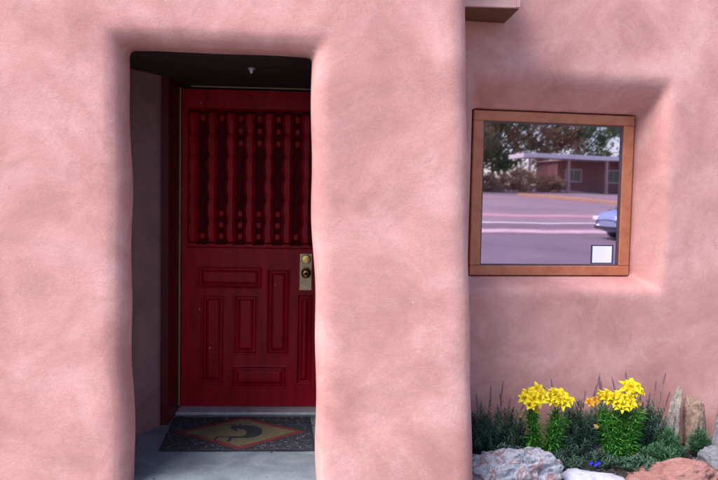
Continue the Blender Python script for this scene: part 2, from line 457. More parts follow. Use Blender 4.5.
# ------------------------------------------------------------------ door leaf as carved relief
DX0, DX1, DZ0, DZ1, DY = -.921, -.024, .018, 2.105, 4.635
def smooth_step(t): t = np.clip(t, 0, 1); return t*t*(3-2*t)
def build_door():
    st = .0045
    nx = int((DX1-DX0)/st)+1; nz = int((DZ1-DZ0)/st)+1
    x = np.linspace(DX0, DX1, nx); z = np.linspace(DZ0, DZ1, nz)
    X, Z = np.meshgrid(x, z, indexing='ij')
    hgt = np.zeros(X.shape)                      # depth into the door (metres)
    def rect(x0, x1, z0, z1):                   # signed distance, negative inside
        return np.maximum(np.maximum(x0-X, X-x1), np.maximum(z0-Z, Z-z1))
    # carved upper field
    d = rect(-.885, -.065, 1.075, 1.985)
    hgt += .048*smooth_step(-d/.008)
    # bottom band of the field stands proud, above it small arches between slats
    # lower raised panels: moulded groove, bevelled field
    for r in ((-.812, -.402, .815, .945), (-.78, -.648, .175, .755), (-.568, -.432, .375, .755),
              (-.352, -.222, .375, .93), (-.575, -.235, .150, .280), (-.152, -.068, .175, .765)):
        d = rect(*r)
        g = smooth_step(-d/.007)*.017
        g -= .015*smooth_step((-d-.012)/.026)
        hgt += g
        hgt -= .003*np.exp(-((d-.004)/.004)**2)   # raised bead round the panel
    verts = np.stack([X, DY+hgt, Z], -1).reshape(-1, 3)
    I = np.arange(nx*nz).reshape(nx, nz)
    f = np.stack([I[:-1, :-1], I[1:, :-1], I[1:, 1:], I[:-1, 1:]], -1).reshape(-1, 4)
    faces = [tuple(q) for q in f.tolist()]
    vl = [tuple(v) for v in verts.tolist()]
    # sides and back
    n0 = len(vl)
    vl += [(DX0, DY+.070, DZ0), (DX1, DY+.070, DZ0), (DX1, DY+.070, DZ1), (DX0, DY+.070, DZ1)]
    faces += [(n0, n0+3, n0+2, n0+1)]
    bot = I[:, 0].tolist(); top = I[:, -1].tolist(); lf = I[0, :].tolist(); rt = I[-1, :].tolist()
    faces += [tuple(bot[::-1]+[n0, n0+1])[:], tuple(top+[n0+2, n0+3]), tuple(lf+[n0+3, n0]), tuple(rt[::-1]+[n0+1, n0+2])]
    return mesh_obj('door', vl, faces, M['red'])
door = build_door(); child(door)
tag(door, 'deep red carved wooden door with wavy slats above raised panels')

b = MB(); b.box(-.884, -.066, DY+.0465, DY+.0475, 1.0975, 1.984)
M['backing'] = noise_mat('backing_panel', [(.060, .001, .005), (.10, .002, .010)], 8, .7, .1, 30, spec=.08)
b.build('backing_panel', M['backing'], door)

# wavy carved slats over the upper field
def slat(xc, i):
    b = MB(); n = 110; z0, z1 = 1.10, 1.968
    prof = []
    for k in range(n+1):
        z = z0+(z1-z0)*k/n
        ph = (z-z0)/.146
        t = ph % 1.0
        bul = 1-abs(2*t-1)**2.2                      # scalloped edge
        w = .0270+.0120*bul
        hh = .044+.008*bul
        e = min((z-z0)/.01, (z1-z)/.01, 1.0)
        sw = .002*math.sin(ph*math.pi*2+.8)
        yb = DY+.0485; prof.append([(xc-w+sw, yb, z), (xc-w*.92+sw, yb-hh*.6*e, z), (xc-w*.45+sw, yb-hh*e, z), (xc+w*.45+sw, yb-hh*e, z), (xc+w*.92+sw, yb-hh*.6*e, z), (xc+w+sw, yb, z)])
    vs = [p for r in prof for p in r]; fs = []
    for k in range(n):
        for j in range(5): fs.append((k*6+j, k*6+j+1, (k+1)*6+j+1, (k+1)*6+j))
    b.add(vs, fs)
    b.box(xc-.03, xc+.03, DY+.000, DY+.0488, 1.079, 1.1035, c=.003)
    o = b.build('slat', M['red'], door)
    return o
for i in range(7): slat(-.855+i*.1235, i)
# carved blocks in the grooves between slats and the scalloped bottom rail
b = MB()
for i in range(6):
    xc = -.855+(i+.5)*.1235
    zs = [1.925, 1.845, 1.765] if i >= 2 else [1.925]
    zs += [1.30, 1.225, 1.15] if 0 < i < 5 else [1.15]
    for zz in zs:
        t = MB(); t.box(xc-.0175, xc+.0175, DY+.030, DY+.0487, zz-.021, zz+.021, c=.006); t.build('carved_block', M['red'], door)
b = MB(); b.box(-.883, -.067, DY+.004, DY+.0482, 1.0765, 1.0965, c=.003)
b.build('bottom_rail', M['red'], door)

b = MB(); b.box(-.148, -.066, DY-.0045, DY+.001, .80, 1.045, c=.002)
b.build('lock_plate', M['worn_brass'], door)
b = MB()
b.lathe([(.0, .030), (-.012, .030), (-.018, .026), (-.020, .014), (-.021, .0005)], (-.104, DY-.0046, 1.008), 'y', 28)
b.box(-.107, -.101, DY-.0275, DY-.0256, .998, 1.018)
b.build('deadbolt', M['brass'], door, smooth=False)
b = MB()
b.lathe([(.0, .033), (-.006, .033), (-.012, .016), (-.030, .013), (-.038, .022), (-.048, .0295), (-.060, .031), (-.070, .026), (-.076, .015), (-.078, .0005)], (-.104, DY-.0046, .918), 'y', 32)
b.build('door_knob', M['brass'], door, smooth=True)
for dx, dz in ((-.034, .236), (.034, .236), (-.034, .008), (.034, .008)):
    b = MB(); b.lathe([(0, .004), (-.002, .0035), (-.0022, .0003)], (-.107+dx, DY-.0047, .80+dz), 'y', 10)
    b.build('screw', M['brass'], door)

# ------------------------------------------------------------------ window
def wbox(b, u0, u1, w0, w1, z0, z1, m=0, c=0.0):
    t = MB(); t.box(u0, u1, w0, w1, z0, z1, 0, c)
    b.add([wpt(*v) for v in t.v], t.f, m)
b = MB(); c = .005; fw = .062
wbox(b, -.014, 1.044, .0, .10, 1.905, 1.967, c=c)
wbox(b, -.014, 1.044, .0, .10, .955, 1.017, c=c)
wbox(b, -.014, .052, .001, .099, 1.0172, 1.9048, c=c)
wbox(b, .972, 1.044, .001, .099, 1.0172, 1.9048, c=c)
win = part(b, 'window', M['win_wood'])
b = MB()
wbox(b, .0522, .061, .012, .06, 1.0175, 1.9045); wbox(b, .963, .9718, .012, .06, 1.0175, 1.9045)
wbox(b, .0612, .9628, .012, .06, 1.0175, 1.026); wbox(b, .0612, .9628, .012, .06, 1.896, 1.9045)
b.build('gasket', M['gasket'], win)
def glass_mat():
    m = bpy.data.materials.new('window_glass'); m.use_nodes = True; nt = m.node_tree; L = nt.links.new
    nt.nodes.remove(nt.nodes['Principled BSDF'])
    g = N(nt, 'ShaderNodeBsdfGlossy'); g.inputs['Color'].default_value = (1.0, .78, .98, 1); g.inputs['Roughness'].default_value = .022
    t = N(nt, 'ShaderNodeBsdfTransparent'); t.inputs['Color'].default_value = (.55, .58, .62, 1)
    fr = N(nt, 'ShaderNodeFresnel', IOR=1.5)
    ad = N(nt, 'ShaderNodeMath', operation='MULTIPLY_ADD'); ad.inputs[1].default_value = .8; ad.inputs[2].default_value = .62
    L(fr.outputs[0], ad.inputs[0])
    mx = N(nt, 'ShaderNodeMixShader'); L(ad.outputs[0], mx.inputs[0]); L(t.outputs[0], mx.inputs[1]); L(g.outputs[0], mx.inputs[2])
    tc = N(nt, 'ShaderNodeTexCoord'); nz = N(nt, 'ShaderNodeTexNoise', Scale=3.0, Detail=1.0); L(tc.outputs['Object'], nz.inputs['Vector'])
    bp = N(nt, 'ShaderNodeBump', Strength=.02, Distance=.01); L(nz.outputs[0], bp.inputs['Height']); L(bp.outputs[0], g.inputs['Normal'])
    L(mx.outputs[0], nt.nodes['Material Output'].inputs['Surface'])
    return m
# keep only the outer sheet of the glass (a sealed unit seen as one pane)
b = MB(); b.add([wpt(.0605, .022, 1.0255), wpt(.9635, .022, 1.0255), wpt(.9635, .022, 1.8965), wpt(.0605, .022, 1.8965)], [(0, 1, 2, 3)])
b.build('pane', glass_mat(), win)
b = MB(); wbox(b, .505, .513, .055, .075, 1.0175, 1.9045); b.build('mullion', M['gasket'], win)
b = MB(); wbox(b, .800, .932, .0195, .0208, 1.036, 1.142, c=.0004); b.build('sticker', M['paper'], win)
b = MB(); b.add([wpt(.790, .0212, 1.030), wpt(.942, .0212, 1.030), wpt(.942, .0212, 1.149), wpt(.790, .0212, 1.149)], [(0, 1, 2, 3)])
M['sticker_back'] = noise_mat('sticker_back', [(.015, .018, .09), (.03, .03, .13)], 20, .5)
b.build('sticker_edge', M['sticker_back'], win)

# ------------------------------------------------------------------ wooden box beam above
b = MB(); b.box(.45, 1.030, 3.762, 4.11, 2.440, 2.462, c=.002); beam = part(b, 'beam', M['beam_wood'])
b = MB(); b.box(.45, 1.028, 3.744, 3.7615, 2.443, 2.80, c=.002); b.box(1.010, 1.0285, 3.7617, 4.11, 2.4622, 2.80, c=.002)
b.box(.45, 1.010, 3.7617, 4.10, 2.78, 2.80); b.box(1.010, 1.0305, 3.732, 3.7438, 2.443, 2.80, c=.002)
b.build('fascia', M['beam_face'], beam)

# ------------------------------------------------------------------ ground
def ground_z(Y):
    d = -2-Y
    return -.15 if d < 0 else -.15+.062*d
def sheet(name, x0, x1, y0, y1, mat, dz=0., nx=2):
    ys = sorted({y0, y1, *[v for v in (-2.0, -60.0) if y0 < v < y1]})
    vs = []; fs = []
    for Y in ys:
        g = ground_z(max(Y, -60.0))
        for k in range(nx): vs.append((x0+(x1-x0)*k/(nx-1), Y, g+dz))
    for r in range(len(ys)-1):
        for k in range(nx-1):
            a = r*nx+k; fs.append((a, a+1, a+nx+1, a+nx))
    o = mesh_obj(name, vs, fs, mat); tag(o, kind='structure'); return o
sheet('ground', -600, 600, -600, 200, M['dirt'], -.02)
sheet('pavement', -40, 60, 1.0, 3.9, M['walk'], 0)
sheet('road', -300, 300, -11.9, -.6, M['asphalt'], -.012)
b = MB(); b.box(-40, 60, -.75, -.6, -.25, -.145, c=.01); b.box(-40, 60, -.6, 1.0, -.25, -.150, c=.0)
o = b.build('kerb', M['walk']); tag(o, kind='structure')
sheet('parking_lot', -30, 80, -46.0, -16.2, M['lot'], -.006)
sheet('road_median', -200, 200, -13.4, -11.95, M['band'], -.004)
sheet('road_line', -200, 200, -12.95, -12.25, M['line'], .002)
sheet('road_far_lane', -300, 300, -16.15, -13.45, M['asphalt'], -.008)
sheet('lot_line', -200, 200, -16.0, -15.3, M['line'], .003)
sheet('lot_band', -30, 80, -19.8, -18.4, M['band'], .002)
# yellow painted kerb island in the lot
b = MB()
for k in range(12):
    t0, t1 = k/12, (k+1)/12
    P = lambda t: Vector((22.6+3.4*t, -36.5+9.5*t, 0))
    p, q = P(t0), P(t1); nrm = Vector((.35, .1, 0))
    zz = lambda v: ground_z(v.y)
    b.add([(p.x, p.y, zz(p)), (q.x, q.y, zz(q)), (q.x+nrm.x, q.y+nrm.y, zz(q)), (p.x+nrm.x, p.y+nrm.y, zz(p)),
           (p.x, p.y, zz(p)+.16), (q.x, q.y, zz(q)+.16), (q.x+nrm.x, q.y+nrm.y, zz(q)+.16), (p.x+nrm.x, p.y+nrm.y, zz(p)+.16)],
          [(0,1,5,4),(3,7,6,2),(4,5,6,7),(0,4,7,3),(1,2,6,5)])
o = b.build('lot_kerb', M['yellow_line']); tag(o, kind='structure')

# porch slab: gentle trowelled concrete
def height_sheet(name, x0, x1, y0, y1, fz, mat, st=.02, skirt=None):
    nx = int((x1-x0)/st)+1; ny = int((y1-y0)/st)+1
    vs = []; fs = []
    for i in range(nx):
        for j in range(ny):
            X = x0+(x1-x0)*i/(nx-1); Y = y0+(y1-y0)*j/(ny-1); vs.append((X, Y, fz(X, Y)))
    for i in range(nx-1):
        for j in range(ny-1): fs.append((i*ny+j, (i+1)*ny+j, (i+1)*ny+j+1, i*ny+j+1))
    if skirt is not None:
        n0 = len(vs)
        for i in range(nx): vs.append((vs[i*ny][0], vs[i*ny][1], skirt))
        for i in range(nx-1): fs.append((i*ny, n0+i, n0+i+1, (i+1)*ny))
    o = mesh_obj(name, vs, fs, mat, smooth=True); return o
def porch_z(X, Y):
    return .0035*noise.noise(Vector((X*3, Y*3, 0)))+.0015*noise.noise(Vector((X*11, Y*11, 2)))-.02*max(0, 1-(Y-3.16)/.03)
o = height_sheet('floor', -1.4, .45, 3.16, 4.56, porch_z, M['porch'], .02, skirt=-.2); tag(o, kind='structure')

# bits of plaster at the foot of the niche wall
# ------------------------------------------------------------------ doormat
MATC = Vector((-.470, 4.132, 0)); MA = R(4.2)
def mat_pt(u, v, z):
    c, s = math.cos(MA), math.sin(MA)
    return (MATC.x+u*c-v*s, MATC.y+u*s*.15+v*c, z)
def build_mat():
    hw, hd = .431, .303; st = .006
    nx = int(2*hw/st); ny = int(2*hd/st)
    vs = []; fs = []; ms = []
    for i in range(nx+1):
        for j in range(ny+1):
            u = -hw+2*hw*i/nx; v = -hd+2*hd*j/ny
            e = min(hw-abs(u), hd-abs(v))
            z = .006+min(e, .01)*.45+.0014*noise.noise(Vector((u*90, v*90, 0)))+.003*noise.noise(Vector((u*5, v*5, 4)))
            ed = .003*noise.noise(Vector((u*14, v*14, 9)))
            vs.append(mat_pt(u+ed, v+ed, z))
    def seg(pu, pv, a, b_):
        ax, ay = a; bx, by = b_; ex, ey = bx-ax, by-ay
        t = max(0, min(1, ((pu-ax)*ex+(pv-ay)*ey)/(ex*ex+ey*ey)))
        return math.hypot(pu-ax-ex*t, pv-ay-ey*t)
    def figure(u, v):
        # dark curved dancing figure with a bent back, flute and legs
        d = 9
        arc = [(.065*math.cos(a)+.02, .085*math.sin(a)+.0) for a in [R(q) for q in range(-75, 116, 15)]]
        for k in range(len(arc)-1):
            w = .022+.026*math.sin(math.pi*k/(len(arc)-1))
            d = min(d, seg(u, v, arc[k], arc[k+1])-w)
        d = min(d, math.hypot(u+.035, v-.085)-.030)                # head
        d = min(d, seg(u, v, (-.055, .075), (-.02, .015))-.008)        # flute
        d = min(d, seg(u, v, (.03, -.085), (-.05, -.10))-.014)        # thigh
        d = min(d, seg(u, v, (-.05, -.10), (-.06, -.16))-.009)
        d = min(d, seg(u, v, (-.02, -.085), (-.13, -.085))-.009)
        d = min(d, seg(u, v, (-.13, -.085), (-.145, -.145))-.008)
        for k in range(3): d = min(d, seg(u, v, (-.04+.015*k, .11), (-.07+.03*k, .15))-.005)
        return d < 0
    for i in range(nx):
        for j in range(ny):
            u = -hw+2*hw*(i+.5)/nx; v = -hd+2*hd*(j+.5)/ny
            q = abs(u)/(hw-.035)+abs(v)/(hd-.012)
            wob = .02*math.sin(u*60)*math.sin(v*55)
            q2 = q+wob*.3
            if q2 < .84: m = 2
            elif q2 < .99: m = 1
            else: m = 0
            if m == 2 and figure(u+.0, v): m = 0
            if m == 0 and q2 > 1.06 and min(hw-abs(u), hd-abs(v)) > .012:
                # pale zigzag scrolls in the black corners
                nn = noise.noise(Vector((u*26, v*26, 1.7)))
                if abs(nn) < .036: m = 3
            if q2 > .97 and q2 < 1.0 and m == 0: m = 0
            ms.append(m)
            k = i*(ny+1)+j; fs.append((k, k+ny+1, k+ny+2, k+1))
    # thin edge
    return mesh_obj('doormat', vs, fs, [M['mat_black'], M['mat_red'], M['mat_tan'], M['mat_grey']], mat_ids=ms, smooth=True)
dm = build_mat()
tag(dm, 'woven doormat with tan diamond, red border and dark curved figure before red door', 'doormat')

# ------------------------------------------------------------------ planting bed
def soil_z(X, Y):
    n = noise.fractal(Vector((X*4, Y*4, 0)), 1, 2, 5)*.035+noise.fractal(Vector((X*25, Y*25, 3)), 1, 2, 4)*.010
    return -.085+n+.05*max(0, (Y-3.9))
o = height_sheet('soil', .60, 4.6, 3.45, 4.62, soil_z, M['soil'], .016, skirt=-.2); tag(o, kind='structure')

def rock_mat(name, cols, scale, vein=None, rough=.85, stretch=None, bump=.8, bs=35):
    return noise_mat(name, cols, scale, rough, bump, bs, detail=9, dist=1.2, fine=(70, .18), bdist=.012, stretch=stretch, lo=.28, hi=.72)
M['rock_mixed'] = rock_mat('rock_mixed', [(.03, .03, .042), (.13, .125, .155), (.34, .34, .40), (.20, .10, .10), (.46, .45, .50)], 13)
M['rock_pale'] = rock_mat('rock_pale', [(.27, .26, .33), (.40, .38, .46), (.46, .40, .44)], 6, bump=.4)
M['rock_red'] = rock_mat('rock_red', [(.09, .045, .04), (.24, .10, .085), (.30, .14, .12), (.42, .28, .26)], 7, stretch=(1, 1, 3))
M['rock_grey'] = rock_mat('rock_grey', [(.08, .08, .095), (.18, .17, .19), (.25, .24, .25)], 8)
M['rock_dark'] = rock_mat('rock_dark', [(.055, .05, .065), (.13, .12, .14)], 9)
M['rock_tan'] = rock_mat('rock_tan', [(.12, .095, .085), (.30, .245, .215), (.44, .38, .34)], 14, stretch=(1.4, 1.4, .9), bs=45)
M['rock_rust'] = rock_mat('rock_rust', [(.09, .06, .05), (.30, .18, .13), (.36, .29, .26)], 14, stretch=(1.4, 1.4, .9), bs=45)

import bmesh
def rock(loc, size, mat, label, seed=0, rough=.25, cuts=9, rot=0., name='rock', cat='rock', tilt=(0, 0), fine=.03, sub=5, taper=0., lumps=2.2):
    rr = random.Random(seed)
    bm = bmesh.new(); bmesh.ops.create_icosphere(bm, subdivisions=sub, radius=1)
    planes = []
    for i in range(cuts):
        n = Vector((rr.gauss(0, 1), rr.gauss(0, 1), rr.gauss(0, 1))).normalized()
        planes.append((n, rr.uniform(.62, .9)))
    off = Vector((seed*3.7, seed*1.3, 0))
    for v in bm.verts:
        p = v.co.copy()
        p = Vector([math.copysign(abs(q)**.75, q) for q in p])
        for n, d in planes:
            e = p.dot(n)-d
            if e > 0: p -= n*e*.92
        nn = noise.fractal(p*lumps+off, 1, 2, 3)
        f2 = noise.fractal(p*7+off, .9, 2, 4)
        ridg = abs(noise.noise(p*5+off))
        p *= 1+rough*nn*.6+fine*f2*1.6-fine*1.2*ridg
        if taper: k = 1-taper*(p.z*.5+.5); p.x *= k; p.y *= k
        v.co = Vector((p.x*size[0], p.y*size[1], p.z*size[2]))
    me = bpy.data.meshes.new(name); bm.to_mesh(me); bm.free()
    me.materials.append(mat)
    me.polygons.foreach_set('use_smooth', [True]*len(me.polygons))
    o = bpy.data.objects.new(name, me); o.location = loc; o.rotation_euler = (tilt[0], tilt[1], rot)
    link(o); tag(o, label, cat); return o
rock((1.02, 3.62, -.075), (.28, .15, .18), M['rock_mixed'], 'rough grey and white speckled rock against the wall pillar', 3, .32, 13, .1, fine=.036, sub=6, lumps=2.6)
rock((1.435, 3.62, -.115), (.235, .15, .10), M['rock_pale'], 'flat pale lavender stone between the speckled rock and the red slab', 11, .15, 7, -.05, fine=.02, tilt=(.05, .04))
rock((1.915, 3.66, -.10), (.27, .15, .12), M['rock_red'], 'flat reddish sandstone slab edging the bed below the upright stones', 21, .16, 10, .05, fine=.035, tilt=(.04, -.05), sub=6)
rock((2.33, 3.84, -.09), (.14, .13, .125), M['rock_grey'], 'small grey rock right of the red slab', 5, .25, 7, .3)
rock((1.60, 4.02, -.07), (.12, .09, .105), M['rock_dark'], 'dark round stone lying between the two lilies', 8, .2, 4, .0)
rock((2.155, 4.10, .06), (.062, .05, .235), M['rock_tan'], 'pointed pale tan stone standing upright at left of the upright pair', 37, .25, 6, .2, tilt=(.04, .10), taper=.5, name='standing_stone', cat='stone', fine=.06)
rock((2.30, 4.12, .06), (.060, .05, .235), M['rock_rust'], 'rusty brown blunt-topped stone standing upright at right of the upright pair', 31, .25, 6, -.2, tilt=(.03, -.07), taper=.0, name='standing_stone', cat='stone', fine=.06)
rock((2.51, 4.13, .0), (.10, .07, .235), M['rock_grey'], 'tall grey stone block standing at the right end of the bed', 44, .12, 8, .1, name='standing_stone', cat='stone', fine=.03)

# mulch and pebbles on the soil
b = MB()
for i in range(1600):
    X = rng.uniform(.72, 4.4); Y = rng.uniform(3.52, 4.35)
    z = soil_z(X, Y); s = rng.uniform(.003, .012); a = rng.uniform(0, 6.28)
    l = s*rng.uniform(1, 2.4)
    ca, sa = math.cos(a), math.sin(a)
    pts = [(-l, -s*.5, 0), (l, -s*.4, 0), (l*.8, s*.5, .3*s), (-l*.9, s*.45, .2*s), (-l*.6, -s*.2, s*.9), (l*.6, -s*.2, s*.8), (l*.5, s*.3, s), (-l*.5, s*.3, s)]
    b.add([(X+p[0]*ca-p[1]*sa, Y+p[0]*sa+p[1]*ca, z+p[2]) for p in pts], [(0,1,5,4),(1,2,6,5),(2,3,7,6),(3,0,4,7),(4,5,6,7)], 0 if i % 4 else 1)
o = b.build('mulch', [noise_mat('mulch', [(.03, .02, .015), (.09, .06, .045)], 20, .9), M['rock_dark']]); tag(o, 'dark mulch and small chips on the bed soil', 'mulch', kind='stuff')

# ------------------------------------------------------------------ plants
def blade(b, p0, d0, L, w, droop, m=0, seg=4, fold=.0, twist=None, upn=Vector((0, 0, 1))):
    """narrow leaf: starts at p0 in direction d0, bends by droop"""
    p = Vector(p0); d = Vector(d0).normalized()
    side = d.cross(upn)
    if side.length < 1e-3: side = Vector((1, 0, 0))
    side.normalize()
    vs = []; fs = []
    for k in range(seg+1):
        t = k/seg
        ww = w*(math.sin(math.pi*min(1, .12+t*.88))**.7)*(1 if t < 1 else .05)
        nrm = side.cross(d).normalized()
        vs += [p-side*ww*.5+nrm*fold*ww, p, p+side*ww*.5+nrm*fold*ww]
        p = p+d*(L/seg)
        d = (d+Vector((0, 0, -droop/seg))).normalized()
    for k in range(seg):
        a = k*3
        fs += [(a, a+1, a+4, a+3), (a+1, a+2, a+5, a+4)]
    b.add(vs, fs, m)

def flower_mesh(rr, size=.05, openness=1.0, m=0):
    """six pointed recurved petals and six stamens round +Z"""
    b = MB()
    for k in range(6):
        a = k*math.pi/3+rr.uniform(-.08, .08)
        L = size*rr.uniform(.9, 1.08)*(1.0 if k % 2 else .93); W = size*(.62 if k % 2 else .50)
        seg = 6; vs = []; fs = []
        ca, sa = math.cos(a), math.sin(a)
        rec = rr.uniform(.8, 1.15)
        for s in range(seg+1):
            t = s/seg
            r = L*(.10+.95*t*(.55+.45*t))*openness+.002
            z = L*(.62*math.sin(min(1, t*1.05)*math.pi*.55))*(1.25-.35*openness)-L*.42*max(0, t-.55)**1.3*2.0*rec*openness
            w = W*(math.sin(math.pi*(.10+.9*t))**.8 if t < 1 else 0.02)
            for c in (-1, -.5, 0, .5, 1):
                zz = z+(abs(c)**1.5)*w*.28
                x, y = r, c*w*.5
                vs.append((x*ca-y*sa, x*sa+y*ca, zz+size*(k % 2)*.02))
        for s in range(seg):
            for c in range(4): q = s*5+c; fs.append((q, q+1, q+6, q+5))
        b.add(vs, fs, 0)
    for k in range(6):
        a = k*math.pi/3+.5; r = size*.30
        tip = (math.cos(a)*r, math.sin(a)*r, size*.75)
        b.tube([(0, 0, size*.05), (math.cos(a)*r*.5, math.sin(a)*r*.5, size*.45), tip], .0009, 4, 1)
        b.tube([(tip[0]-.003*math.sin(a), tip[1]+.003*math.cos(a), tip[2]), (tip[0]+.003*math.sin(a), tip[1]-.003*math.cos(a), tip[2]+.001)], .0018, 5, 2)
    return b

def lily(origin, stems, flowers, label, seed, extra=()):
    """stems: (dx,dy,height,lean x, lean y); flowers: (x,y,z,dir,size,mat,openness) in plant space"""
    rr = random.Random(seed)
    root = empty('lily_plant', origin); tag(root, label, 'lily')
    b = MB(); sb = MB(); tops = []
    for (dx, dy, h, lx, ly) in stems:
        pts = []
        for k in range(7):
            t = k/6
            pts.append(Vector((dx+lx*t*t, dy+ly*t*t, -.02+h*t)))
        sb.tube(pts, [.0042-.0018*k/6 for k in range(7)], 6)
        tops.append(pts[-1])
        n = int(h*300)
        for i in range(n):
            t = .06+.92*i/n
            ang = i*2.399+rr.uniform(-.3, .3)
            k = t*6; k0 = min(5, int(k)); p = pts[k0].lerp(pts[k0+1], k-k0)
            el = rr.uniform(.55, 1.15)
            d = Vector((math.cos(ang)*math.cos(el), math.sin(ang)*math.cos(el), math.sin(el)))
            L = rr.uniform(.06, .092)*(1-.25*t)
            blade(b, p, d, L, rr.uniform(.0065, .0095), rr.uniform(.7, 1.5), 0, 5, .22)
    b.build('foliage', M['lily_leaf'], root); sb.build('stem', M['lily_stem'], root)
    fm = {}
    for i, (x, y, z, d, s, mk, op) in enumerate(flowers):
        fb = flower_mesh(rr, s, op)
        q = Vector(d).normalized().to_track_quat('Z', 'Y').to_matrix().to_4x4()
        mtx = Matrix.Translation((x, y, z)) @ q @ Matrix.Rotation(rr.uniform(0, 1), 4, 'Z')
        fb.v = [tuple(mtx @ Vector(v)) for v in fb.v]
        # flower stalk from nearest stem top
        t = min(tops, key=lambda p: (p-Vector((x, y, z))).length)
        mid = (t+Vector((x, y, z)))*.5+Vector((0, 0, -.008))
        fb.tube([t+Vector((0, 0, -.015)), mid, Vector((x, y, z))], .0016, 5, 3)
        fb.build('flower', [M[mk], M['petal'], M['stamen'], M['lily_stem']], root, smooth=True)
    # green buds
    for (x, y, z) in extra:
        t = min(tops, key=lambda p: (p-Vector((x, y, z))).length)
        bb = MB(); q = Vector((x, y, z))
        bb.tube([t, (t+q)/2+Vector((0, 0, -.004)), q], .0013, 5)
        bb.tube([q, q+Vector((0, -.002, .010)), q+Vector((.001, -.003, .024)), q+Vector((.001, -.003, .034))], [.002, .0055, .0045, .001], 7)
        bb.build('bud', M['lily_stem'], root)
    return root

rr = random.Random(5)
def stems_for(cx, n, spread, h, lx):
    out = []
    for i in range(n):
        a = rr.uniform(0, 6.28); r = spread*math.sqrt(rr.random())
        out.append((cx+r*math.cos(a), r*.7*math.sin(a), h*rr.uniform(.86, 1.05), lx+rr.uniform(-.015, .015)+.4*r*math.cos(a), -.01+rr.uniform(-.02, .02)))
    return out
def fl(cx, cy, cz, s=.051, mk='petal', op=None, d=None):
    op = op or rr.uniform(.72, 1.12)
    d = d or (rr.uniform(-.6, .6), rr.uniform(-1.0, -.35), rr.uniform(.35, 1.0))
    return (cx, cy, cz, d, s*rr.uniform(.82, 1.12), mk, op)
# lily one: two bunches of stems meeting at the base, base at z=-.07
st1 = stems_for(-.035, 6, .030, .315, -.035)+stems_for(.045, 6, .034, .305, .035)
f1 = [fl(-.10, -.01, .39, .046), fl(-.075, -.055, .385, .046), fl(.045, -.02, .40, .046), fl(.075, -.05, .375, .046), fl(.015, -.05, .37, .042), fl(-.03, -.05, .40, .042), fl(-.115, -.02, .375), fl(-.085, -.04, .405), fl(-.045, -.02, .425, .040), fl(-.055, -.05, .375), fl(-.095, -.05, .340),
      fl(-.060, -.045, .305, .034, 'petal', .6), fl(-.010, -.04, .380), fl(.030, -.04, .385), fl(.060, -.03, .395), fl(.050, -.05, .362), fl(.095, -.03, .385),
      fl(.120, -.03, .362), fl(.095, -.05, .352), fl(-.135, .0, .262, .018, 'petal', .3)]
lily((1.272, 3.87, -.075), st1, f1, 'left yellow lily clump with two bunches of stems near the speckled rock', 9, [(-.14, -.0, .36), (.0, .0, .41)])
st2 = stems_for(-.02, 7, .045, .315, -.055)+stems_for(.04, 8, .05, .34, .045)
f2 = [fl(-.12, -.04, .375, .044), fl(-.03, -.05, .385, .046), fl(.03, -.05, .375, .046), fl(.0, -.06, .35, .046), fl(.08, -.03, .41, .044), fl(.07, -.02, .43, .044), fl(-.07, -.05, .36, .044), fl(-.185, -.02, .345, .040, 'petal_orange'), fl(-.165, -.04, .362, .036, 'petal_orange'), fl(-.135, -.03, .385), fl(-.105, -.05, .395), fl(-.085, -.03, .375), fl(-.055, -.05, .380),
      fl(-.045, -.06, .350), fl(-.010, -.05, .365), fl(.015, -.06, .340), fl(-.02, -.07, .325), fl(.040, -.05, .355), fl(.02, -.02, .43), fl(.055, -.03, .440),
      fl(.085, -.04, .425), fl(.105, -.03, .405, .042), fl(-.165, -.07, .215, .026, 'petal_faded', .55), fl(.105, -.05, .345, .022, 'petal_faded', .4)]
lily((1.735, 3.92, -.085), st2, f2, 'right yellow lily clump, fuller, with an orange bloom on its left side', 13, [(.13, 0, .40), (-.16, 0, .33)])

